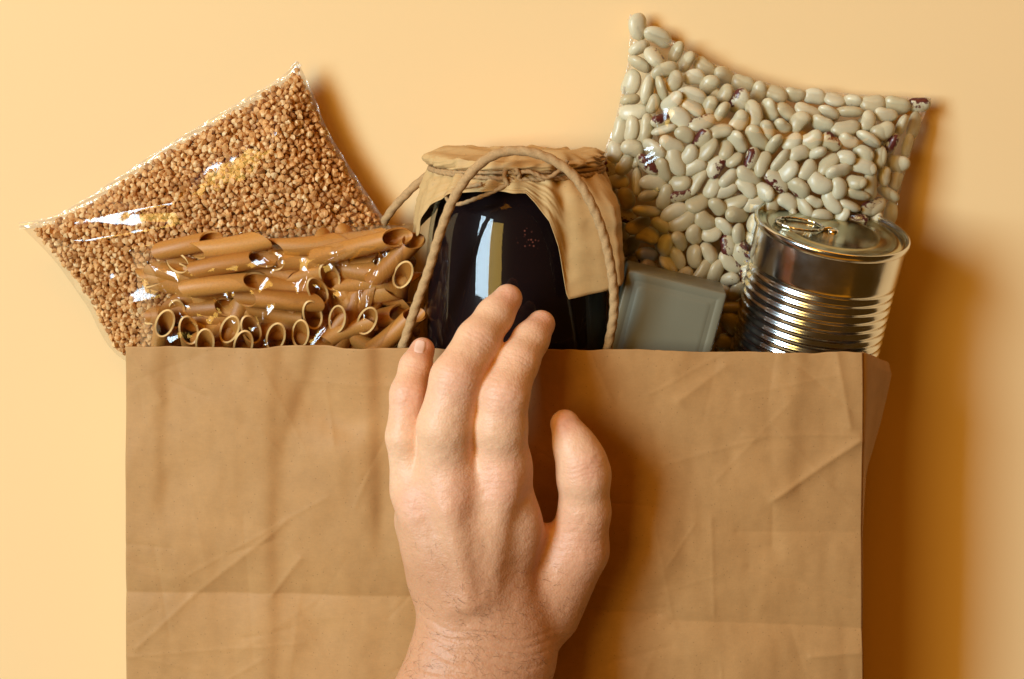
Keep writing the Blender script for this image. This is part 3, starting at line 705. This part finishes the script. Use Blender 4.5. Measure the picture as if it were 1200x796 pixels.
# ---------------------------------------------------------------- grey tin
tin_c = pt(784, 330, 0.05)
TN = thing('grey_tin', 'flat matte grey tin with rimmed edges between jar and can', 'tin', Vector((tin_c.x, tin_c.y, 0.046)))
ang = R(-13.5); hx, hy, th = 0.0243, 0.034, 0.013
def rrect(hx_, hy_, rad, n_=6):
    out = []
    for cx, cy, a0 in ((hx_ - rad, hy_ - rad, 0), (-hx_ + rad, hy_ - rad, 90), (-hx_ + rad, -hy_ + rad, 180), (hx_ - rad, -hy_ + rad, 270)):
        for k in range(n_): a = R(a0 + 90 * k / (n_ - 1)); out.append((cx + rad * math.cos(a), cy + rad * math.sin(a)))
    return out
c_top = pt(794.5, 330.5, 0.078); ux = Vector((math.cos(ang), math.sin(ang), 0)); uy = Vector((-math.sin(ang), math.cos(ang), 0.04)).normalized(); uz = ux.cross(uy)
cc = c_top - uy * hy - uz * th
layers = [(-th, 0.004), (-th + 0.001, 0.0015), (-th + 0.002, 0), (th - 0.0008, 0), (th - 0.0002, 0.0003), (th, 0.0009), (th, 0.0036), (th - 0.00018, 0.0039), (th - 0.00018, 0.0044), (th - 0.0001, 0.0048), (th - 0.0001, 0.012)]
V = []; npt = 24
for zz, inset in layers:
    for x, y in rrect(hx - inset, hy - inset, max(0.0014 - inset, 0.0006)): V.append(cc + ux * x + uy * y + uz * zz)
F = grid_faces(npt, len(layers), True); F.append(tuple(range(npt))[::-1]); F.append(tuple(range((len(layers) - 1) * npt, len(layers) * npt)))
o = mesh_obj('tin_body', V, F, M['tin'], TN)
sub = o.modifiers.new('soft', 'SUBSURF'); sub.levels = 0; sub.render_levels = 0
# engraved-free top plate as its own pressed panel
V = []
for zz, inset in ((th - 0.0001, 0.0062), (th + 0.0001, 0.0068), (th + 0.0002, 0.0080)):
    for x, y in rrect(hx - inset, hy - inset, 0.002): V.append(cc + ux * x + uy * y + uz * zz)
F = grid_faces(npt, 3, True); F.append(tuple(range(2 * npt, 3 * npt)))
mesh_obj('lid_panel', V, F, M['tin'], TN)

# ---------------------------------------------------------------- ribbed can
CT = R(12); CR = 0.0378
lidc = pt(976, 265, 0.060)
CA = Vector((0.155 * math.cos(CT), math.cos(CT), math.sin(CT))).normalized()
can = thing('food_can', 'shiny ribbed tin can leaning over the bag edge', 'can', Vector((lidc.x, lidc.y - 0.04, 0.0)))
prof = [(-0.098, 0.0001), (-0.098, CR - 0.003), (-0.0975, CR), (-0.094, CR), (-0.093, CR - 0.0018)]
s = -0.030
ribs = []
for k in range(15):
    s0 = -0.0215 - k * 0.0045
    for q in np.linspace(0, 1, 10, endpoint=False):
        ribs.append((s0 - q * 0.0045, CR - 0.0015 - 0.00090 * math.sin(math.pi * q) ** 2))
ribs = [q for q in ribs if q[0] > -0.092]
prof += sorted(ribs)
prof += [(-0.0205, CR - 0.0014), (-0.004, CR - 0.0014), (-0.0034, CR - 0.0011), (-0.0030, CR - 0.0002), (-0.0026, CR + 0.0001), (-0.0006, CR + 0.0001), (0.0, CR - 0.0002), (0.0002, CR - 0.0007), (0.0, CR - 0.0012), (-0.0008, CR - 0.0014)]
i_rim = len(prof) - 10
v, f = lathe(prof[:i_rim + 2], lidc, CA, 128); mesh_obj('can_body', v, f, M['metal'], can)
v, f = lathe(prof[i_rim + 1:] + [(-0.0022, CR - 0.0016)], lidc, CA, 128); mesh_obj('rim', v, f, M['metal'], can)
lp = [(-0.0022, CR - 0.00155), (-0.0026, CR - 0.0024), (-0.0026, CR - 0.0036), (-0.0020, CR - 0.0046), (-0.0020, CR - 0.0064), (-0.0024, CR - 0.0072), (-0.0024, CR - 0.014), (-0.0020, CR - 0.0148), (-0.0024, CR - 0.0157), (-0.0024, 0.0001)]
v, f = lathe(lp, lidc, CA, 128); mesh_obj('lid', v, f, M['lid'], can)
Cx = Vector((1, 0, 0)); Cx = (Cx - CA * Cx.dot(CA)).normalized(); Cy = CA.cross(Cx)     # Cy points away from camera? fixed below
if Cy.z < 0: Cy = -Cy
tv, tf = [], []
tabc = lidc - Cx * 0.016 + CA * (-0.0014)
add_tube([tabc + Cx * (0.0115 * math.cos(t)) + Cy * (0.0078 * math.sin(t)) for t in np.linspace(0, 2 * math.pi, 30)], 0.0007, 90)
add_tube([tabc + Cx * 0.011 + CA * (-0.001), tabc + Cx * 0.014, tabc + Cx * 0.017 - CA * 0.0004], 0.0009, 16)
tb = mesh_obj('pull_tab', np.vstack(tv), tf, M['metal'], can)
v, f = lathe([(0.0, 0.0028), (0.0010, 0.0026), (0.0014, 0.0018), (0.0015, 0.0001)], tabc + Cx * 0.0165 - CA * 0.0012, CA, 20); mesh_obj('rivet', v, f, M['metal'], can)

# ---------------------------------------------------------------- hand and forearm, one continuous skin
hand = thing('person', 'bare left hand with hairy wrist resting on the paper bag', 'person', pt(585, 640, 0.10))
def lift(py): return 0.0025 + 0.0115 * min(1, max(0, (py - 365) / 110))
def nd(px, py, z, r): p = pt(px, py, z + lift(py)); return np.array([p.x, p.y, p.z]), r * ppm(p)
chains = {
 'index': [nd(588, 548, .122, 33), nd(586, 500, .128, 31.5), nd(590, 464, .130, 29.5), nd(607, 424, .123, 24.5), nd(622, 398, .116, 21), nd(634, 380, .110, 17)],
 'middle': [nd(524, 560, .124, 34), nd(521, 500, .131, 32), nd(534, 444, .133, 29.5), nd(560, 399, .126, 25.5), nd(580, 370, .119, 21.5), nd(595, 350, .113, 17.5)],
 'ring': [nd(487, 572, .116, 28), nd(475, 512, .119, 22.5), nd(479, 462, .118, 21.5), nd(487, 430, .113, 18.5), nd(495, 410, .108, 15)],
 'little': [nd(492, 610, .112, 24), nd(490, 565, .108, 20), nd(494, 535, .105, 18), nd(502, 522, .104, 16)],
 'thumb': [nd(636, 714, .107, 46), nd(676, 644, .109, 37), nd(685, 600, .112, 30), nd(684, 556, .113, 30), nd(673, 522, .112, 24.5), nd(662, 497, .110, 17.5)],
}
palm = [[nd(588, 548, .121, 33), nd(592, 620, .120, 38), nd(584, 710, .120, 42)], [nd(524, 560, .124, 34), nd(540, 630, .127, 38), nd(556, 720, .126, 42)],
        [nd(556, 590, .1255, 27), nd(564, 685, .1235, 34)], [nd(507, 600, .1225, 26), nd(526, 680, .1235, 30)],
        [nd(489, 575, .119, 28), nd(514, 640, .122, 34), nd(540, 720, .123, 40)], [nd(490, 610, .110, 24), nd(515, 680, .115, 26), nd(540, 730, .120, 38)],
        [nd(628, 712, .109, 40), nd(600, 750, .116, 46)], [nd(630, 636, .109, 22), nd(620, 700, .110, 34)]]
arm = [nd(572, 735, .121, 62), nd(572, 762, .122, 66), nd(560, 790, .125, 74), nd(540, 860, .132, 90), nd(515, 960, .142, 108), nd(470, 1080, .146, 118)]
allp = np.array([q[0] for ch in list(chains.values()) + palm + [arm] for q in ch]); mx = max(q[1] for q in arm)
h = 0.00072
lo = allp.min(0) - 0.022; hi = allp.max(0) + 0.022
lo[1] = pt(560, 930, .13).y
dims = np.ceil((hi - lo) / h).astype(int) + 1
ax = [lo[k] + h * np.arange(dims[k]) for k in range(3)]
def cone_sdf(dst, A, B, flat=1.0, blend=0.0):
    """min-blend a round cone from A=(p,r) to B=(p,r) into dst inside its own bounds"""
    (a, ra), (b, rb) = A, B; m = max(ra, rb) + 0.016
    i0 = [max(0, int((min(a[k], b[k]) - m - lo[k]) / h)) for k in range(3)]; i1 = [min(dims[k], int((max(a[k], b[k]) + m - lo[k]) / h) + 2) for k in range(3)]
    if any(i1[k] <= i0[k] for k in range(3)): return
    sl = tuple(slice(i0[k], i1[k]) for k in range(3))
    x = (ax[0][sl[0]])[:, None, None].astype(np.float32); y = ax[1][sl[1]][None, :, None].astype(np.float32); z_ = (ax[2][sl[2]])[None, None, :].astype(np.float32)
    ab = b - a; L2 = float(ab @ ab)
    t = np.clip(((x - a[0]) * ab[0] + (y - a[1]) * ab[1] + (z_ - a[2]) * ab[2]) / L2, 0, 1)
    d = np.sqrt((x - a[0] - t * ab[0]) ** 2 + (y - a[1] - t * ab[1]) ** 2 + ((z_ - a[2] - t * ab[2]) / flat) ** 2) - (ra + (rb - ra) * t)
    o = dst[sl]
    if blend > 0:
        hh = np.clip(0.5 + 0.5 * (o - d) / blend, 0, 1); dst[sl] = o * (1 - hh) + d * hh - blend * hh * (1 - hh)
    else: dst[sl] = np.minimum(o, d)
BIG = np.float32(0.02)
def chain_field(ch, flat=1.0, blend=0.002):
    f_ = np.full(dims, BIG, np.float32)
    for A, B in zip(ch[:-1], ch[1:]): cone_sdf(f_, A, B, flat, blend)
    return f_
def smin(a, b, k):
    hh = np.clip(0.5 + 0.5 * (b - a) / k, 0, 1); return b * (1 - hh) + a * hh - k * hh * (1 - hh)
body = np.full(dims, BIG, np.float32)
for ch in palm:
    for A, B in zip(ch[:-1], ch[1:]): cone_sdf(body, A, B, 0.72, 0.012)
for A, B in zip(arm[:-1], arm[1:]): cone_sdf(body, A, B, 0.66, 0.014)
# knuckle heads and tendons on the back of the hand
bumps = [nd(590, 562, .1325, 17), nd(527, 574, .1355, 17), nd(488, 587, .1285, 14)]
for q in bumps: cone_sdf(body, q, (q[0] + np.array([0, -0.002, 0]), q[1]), 0.7, 0.012)
for a, b in ((nd(588, 590, .1325, 7), nd(570, 700, .1355, 5)), (nd(527, 600, .1375, 7), nd(550, 705, .1395, 5)), (nd(490, 610, .1295, 6), nd(530, 710, .1355, 5))): cone_sdf(body, a, b, 1, 0.011)
field = None
for nme, ch in chains.items():
    ff = chain_field(ch, 0.92, 0.003)
    if nme == 'thumb': cone_sdf(ff, nd(684, 560, .114, 28), nd(683, 540, .114, 27), 1, 0.004)
    ff = smin(ff, body, np.float32(0.006))
    field = ff if field is None else np.minimum(field, ff)
# fine smoothing of the field
for k in range(2):
    g_ = field.copy()
    for axis in range(3):
        g_ = (np.roll(g_, 1, axis) + 2 * g_ + np.roll(g_, -1, axis)) / 4
    field = g_
for axis in range(3):
    fv = np.moveaxis(field, axis, 0); fv[:3] = 0.01; fv[-3:] = 0.01
def surface_nets(f_, lo, h):
    s_ = f_ < 0
    c = [f_[i:f_.shape[0] - 1 + i, j:f_.shape[1] - 1 + j, k:f_.shape[2] - 1 + k] for i in (0, 1) for j in (0, 1) for k in (0, 1)]
    sg = np.zeros(c[0].shape, np.int8)
    for q in c: sg += (q < 0)
    act = (sg > 0) & (sg < 8); idx = np.argwhere(act); vid = -np.ones(act.shape, np.int64); vid[act] = np.arange(len(idx))
    vals = [q[act] for q in c]; corners = [(i, j, k) for i in (0, 1) for j in (0, 1) for k in (0, 1)]
    acc = np.zeros((len(idx), 3)); cnt = np.zeros(len(idx))
    for p in range(8):
        for q in range(p + 1, 8):
            d = [abs(corners[p][k] - corners[q][k]) for k in range(3)]
            if sum(d) != 1: continue
            m = (vals[p] < 0) != (vals[q] < 0); t = np.where(m, vals[p] / (vals[p] - vals[q] + 1e-20), 0)
            for k in range(3): acc[:, k] += np.where(m, corners[p][k] + t * (corners[q][k] - corners[p][k]), 0)
            cnt += m
    V = (idx + acc / cnt[:, None]) * h + lo; F = []
    for axis in range(3):
        o1, o2 = [(1, 2), (2, 0), (0, 1)][axis]
        sh = list(f_.shape); a = [slice(0, n_) for n_ in sh]; b = list(a); a[axis] = slice(0, sh[axis] - 1); b[axis] = slice(1, sh[axis])
        A, B = s_[tuple(a)], s_[tuple(b)]; e = np.argwhere(A != B)
        e = e[(e[:, o1] > 0) & (e[:, o2] > 0) & (e[:, o1] < sh[o1] - 1) & (e[:, o2] < sh[o2] - 1)]
        inside = A[tuple(e.T)]
        def cell(d1, d2):
            q = e.copy(); q[:, o1] -= d1; q[:, o2] -= d2; return vid[tuple(q.T)]
        quad = np.stack([cell(1, 1), cell(0, 1), cell(0, 0), cell(1, 0)], 1)
        quad[~inside] = quad[~inside][:, ::-1]; F.append(quad)
    return V, np.vstack(F)
hv, hf = surface_nets(field, lo, h)
# smooth a little with edge averaging
E = np.vstack([hf[:, [0, 1]], hf[:, [1, 2]], hf[:, [2, 3]], hf[:, [3, 0]]]); E = np.unique(np.sort(E, 1), axis=0)
def lap(v, lam):
    acc = np.zeros_like(v); c = np.bincount(E.ravel(), minlength=len(v))[:, None]
    for k in range(3): acc[:, k] = np.bincount(E[:, 0], v[E[:, 1], k], len(v)) + np.bincount(E[:, 1], v[E[:, 0], k], len(v))
    return v + lam * (acc / np.maximum(c, 1) - v)
for k in range(16): hv = lap(hv, 0.5); hv = lap(hv, -0.42)
# creases over the finger joints and at the wrist, and reddish joints
N = np.zeros_like(hv); fn = np.cross(hv[hf[:, 1]] - hv[hf[:, 0]], hv[hf[:, 2]] - hv[hf[:, 0]])
for k in range(4):
    for c in range(3): N[:, c] += np.bincount(hf[:, k], fn[:, c], len(hv))
N /= np.linalg.norm(N, axis=1)[:, None] + 1e-12
disp = np.zeros(len(hv)); red = np.zeros(len(hv))
def joint(px, py, z, dirp, rad, amp, wl, redness):
    global disp, red
    z += lift(py); c = np.array(pt(px, py, z)); d2 = np.array(pt(px + dirp[0], py + dirp[1], z)) - c; d2 /= np.linalg.norm(d2)
    rel = hv - c; s = rel @ d2; r2 = np.linalg.norm(rel, axis=1)
    lat = rel @ np.cross(d2, [0, 0, 1])
    env = np.exp(-(s / rad) ** 2) * np.exp(-((r2 / (rad * 2.4)) ** 4)) * np.clip(N[:, 2], 0, 1)
    disp -= amp * env * np.maximum(0, np.cos(2 * math.pi * (s + 0.18 * lat * np.sin(lat / 0.004)) / wl)) ** 3
    red = np.maximum(red, redness * np.exp(-(r2 / (rad * 1.9)) ** 2))
joint(532, 446, .14, (0.4, -1), 0.0060, 0.00035, 0.0024, 0.45); joint(589, 466, .14, (0.3, -1), 0.0055, 0.00035, 0.0024, 0.45); joint(477, 464, .125, (0.2, -1), 0.005, 0.0003, 0.0022, 0.5)
joint(562, 396, .135, (0.7, -1), 0.0035, 0.00028, 0.002, 0.3); joint(608, 421, .13, (0.5, -1), 0.0035, 0.00028, 0.002, 0.3); joint(488, 430, .12, (0.3, -1), 0.003, 0.00022, 0.002, 0.35)
joint(690, 552, .128, (-0.2, -1), 0.0050, 0.00040, 0.0022, 0.6); joint(676, 640, .13, (0, -1), 0.010, 0.0002, 0.004, 0.35)
joint(588, 566, .138, (0, -1), 0.007, 0.00012, 0.003, 0.5); joint(527, 575, .139, (0, -1), 0.007, 0.00012, 0.003, 0.4); joint(486, 588, .132, (0, -1), 0.006, 0.0001, 0.003, 0.45)
joint(660, 492, .118, (0, -1), 0.004, 0, 0.002, 0.8); joint(495, 408, .113, (0, -1), 0.005, 0, 0.002, 0.8); joint(598, 346, .118, (0, -1), 0.004, 0, 0.002, 0.6); joint(637, 378, .115, (0, -1), 0.004, 0, 0.002, 0.6)
for px, py in ((590, 742), (585, 751), (590, 761), (592, 774), (560, 786)):
    c = np.array(pt(px, py, .15)); d = np.abs((hv - c)[:, 1] + 0.15 * (hv - c)[:, 0] + 0.0012 * np.sin((hv - c)[:, 0] / 0.005)); disp -= 0.0004 * np.exp(-(d / 0.0008) ** 2) * np.clip(N[:, 2], 0, 1)
disp += 0.00012 * vnoise(hv[:, :2] * 1000, 3.0, 77, 3) * np.clip(N[:, 2], 0, 1)
hv = hv + N * disp[:, None]
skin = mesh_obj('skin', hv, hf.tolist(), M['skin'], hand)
at = skin.data.attributes.new('red', 'FLOAT', 'POINT'); at.data.foreach_set('value', np.clip(red, 0, 1).tolist())
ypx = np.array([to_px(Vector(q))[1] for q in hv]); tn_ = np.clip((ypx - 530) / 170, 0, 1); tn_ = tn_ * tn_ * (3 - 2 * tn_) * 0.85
at = skin.data.attributes.new('tan', 'FLOAT', 'POINT'); at.data.foreach_set('value', tn_.tolist())  # weight of the darker skin tone, rising toward the wrist
if DBG:
    xpx = np.array([to_px(Vector(q))[0] for q in hv])
    for yy in (420, 460, 500, 540, 560, 600, 640, 690, 720, 745, 770, 796):
        m_ = np.abs(ypx - yy) < 2; print('ROW', yy, round(xpx[m_].min()), round(xpx[m_].max()))
bvh = BVHTree.FromPolygons([tuple(v) for v in hv], [tuple(f) for f in hf])
def on_skin(px, py):
    d = (pt(px, py, 0) - CAM).normalized(); return bvh.ray_cast(CAM, d)
def nail(cx, cy, dx, dy, ln, wd):
    """a thin curved plate lying on the skin, its axis along (dx, dy) in the picture"""
    L = math.hypot(dx, dy); ax_ = (dx / L, dy / L); n_ = 11; V = []; ok = True
    for j in range(n_):
        for i in range(n_):
            u = -1 + 2 * i / (n_ - 1); v = -1 + 2 * j / (n_ - 1)
            w = wd * (1 - 0.25 * max(0, -v) ** 3 - 0.12 * max(0, v) ** 3) 
            uu_, vv_ = u * w, v * ln * (1 - 0.25 * u * u * (1 if v > 0 else 0.5))
            x = cx + ax_[0] * vv_ - ax_[1] * uu_; y = cy + ax_[1] * vv_ + ax_[0] * uu_
            hit = on_skin(x, y)
            if hit[0] is None: return
            e = 0.00035 - 0.0005 * (max(abs(u), -v) ** 6)
            V.append(hit[0] + hit[1] * e)
    o = mesh_obj('fingernail', V, grid_faces(n_, n_), M['nail'], hand); return o
nail(659, 491, -0.35, -1, 11, 10); nail(492, 407, 0.2, -1, 7.5, 7); nail(605, 342, 0.9, -1, 4, 6); nail(642, 371, 0.55, -1, 4, 6)
# short hairs on the wrist and the back of the hand
hvv, hff = [], []; rh = random.Random(3)
while len(hff) < 2600:
    px = rh.uniform(462, 690); py = rh.uniform(600, 800); w = min(1, max(0.04, (py - 640) / 120)) * (1 if px < 640 else 0.5)
    if rh.random() > w: continue
    hit = on_skin(px, py)
    if hit[0] is None: continue
    p, nn = hit[0], hit[1]; a = rh.gauss(-0.35, 0.5); d = Vector((math.cos(a), math.sin(a), 0)) * (1 if rh.random() < 0.8 else -1); d = (d - nn * d.dot(nn)).normalized()
    L = rh.uniform(0.0022, 0.0058); r = 0.00005; sd = nn.cross(d)
    base = len(hvv); bend = rh.uniform(-0.4, 0.4)
    for t in (0, 0.33, 0.66, 1):
        c = p + d * (L * t) + nn * (0.0012 * math.sin(t * 2.2) * L / 0.005) + sd * (bend * L * t * t); w_ = r * (1 - 0.7 * t)
        hvv += [c + sd * w_, c - sd * w_ * 0.5 + nn * w_ * 0.8, c - sd * w_ * 0.5 - nn * w_ * 0.8]
    for j in range(3):
        for k in range(3):
            a_ = base + j * 3 + k; b_ = base + j * 3 + (k + 1) % 3; hff.append((a_, b_, b_ + 3, a_ + 3))
hr = mesh_obj('arm_hair', hvv, hff, M['hair'], hand); hr['kind'] = 'stuff'
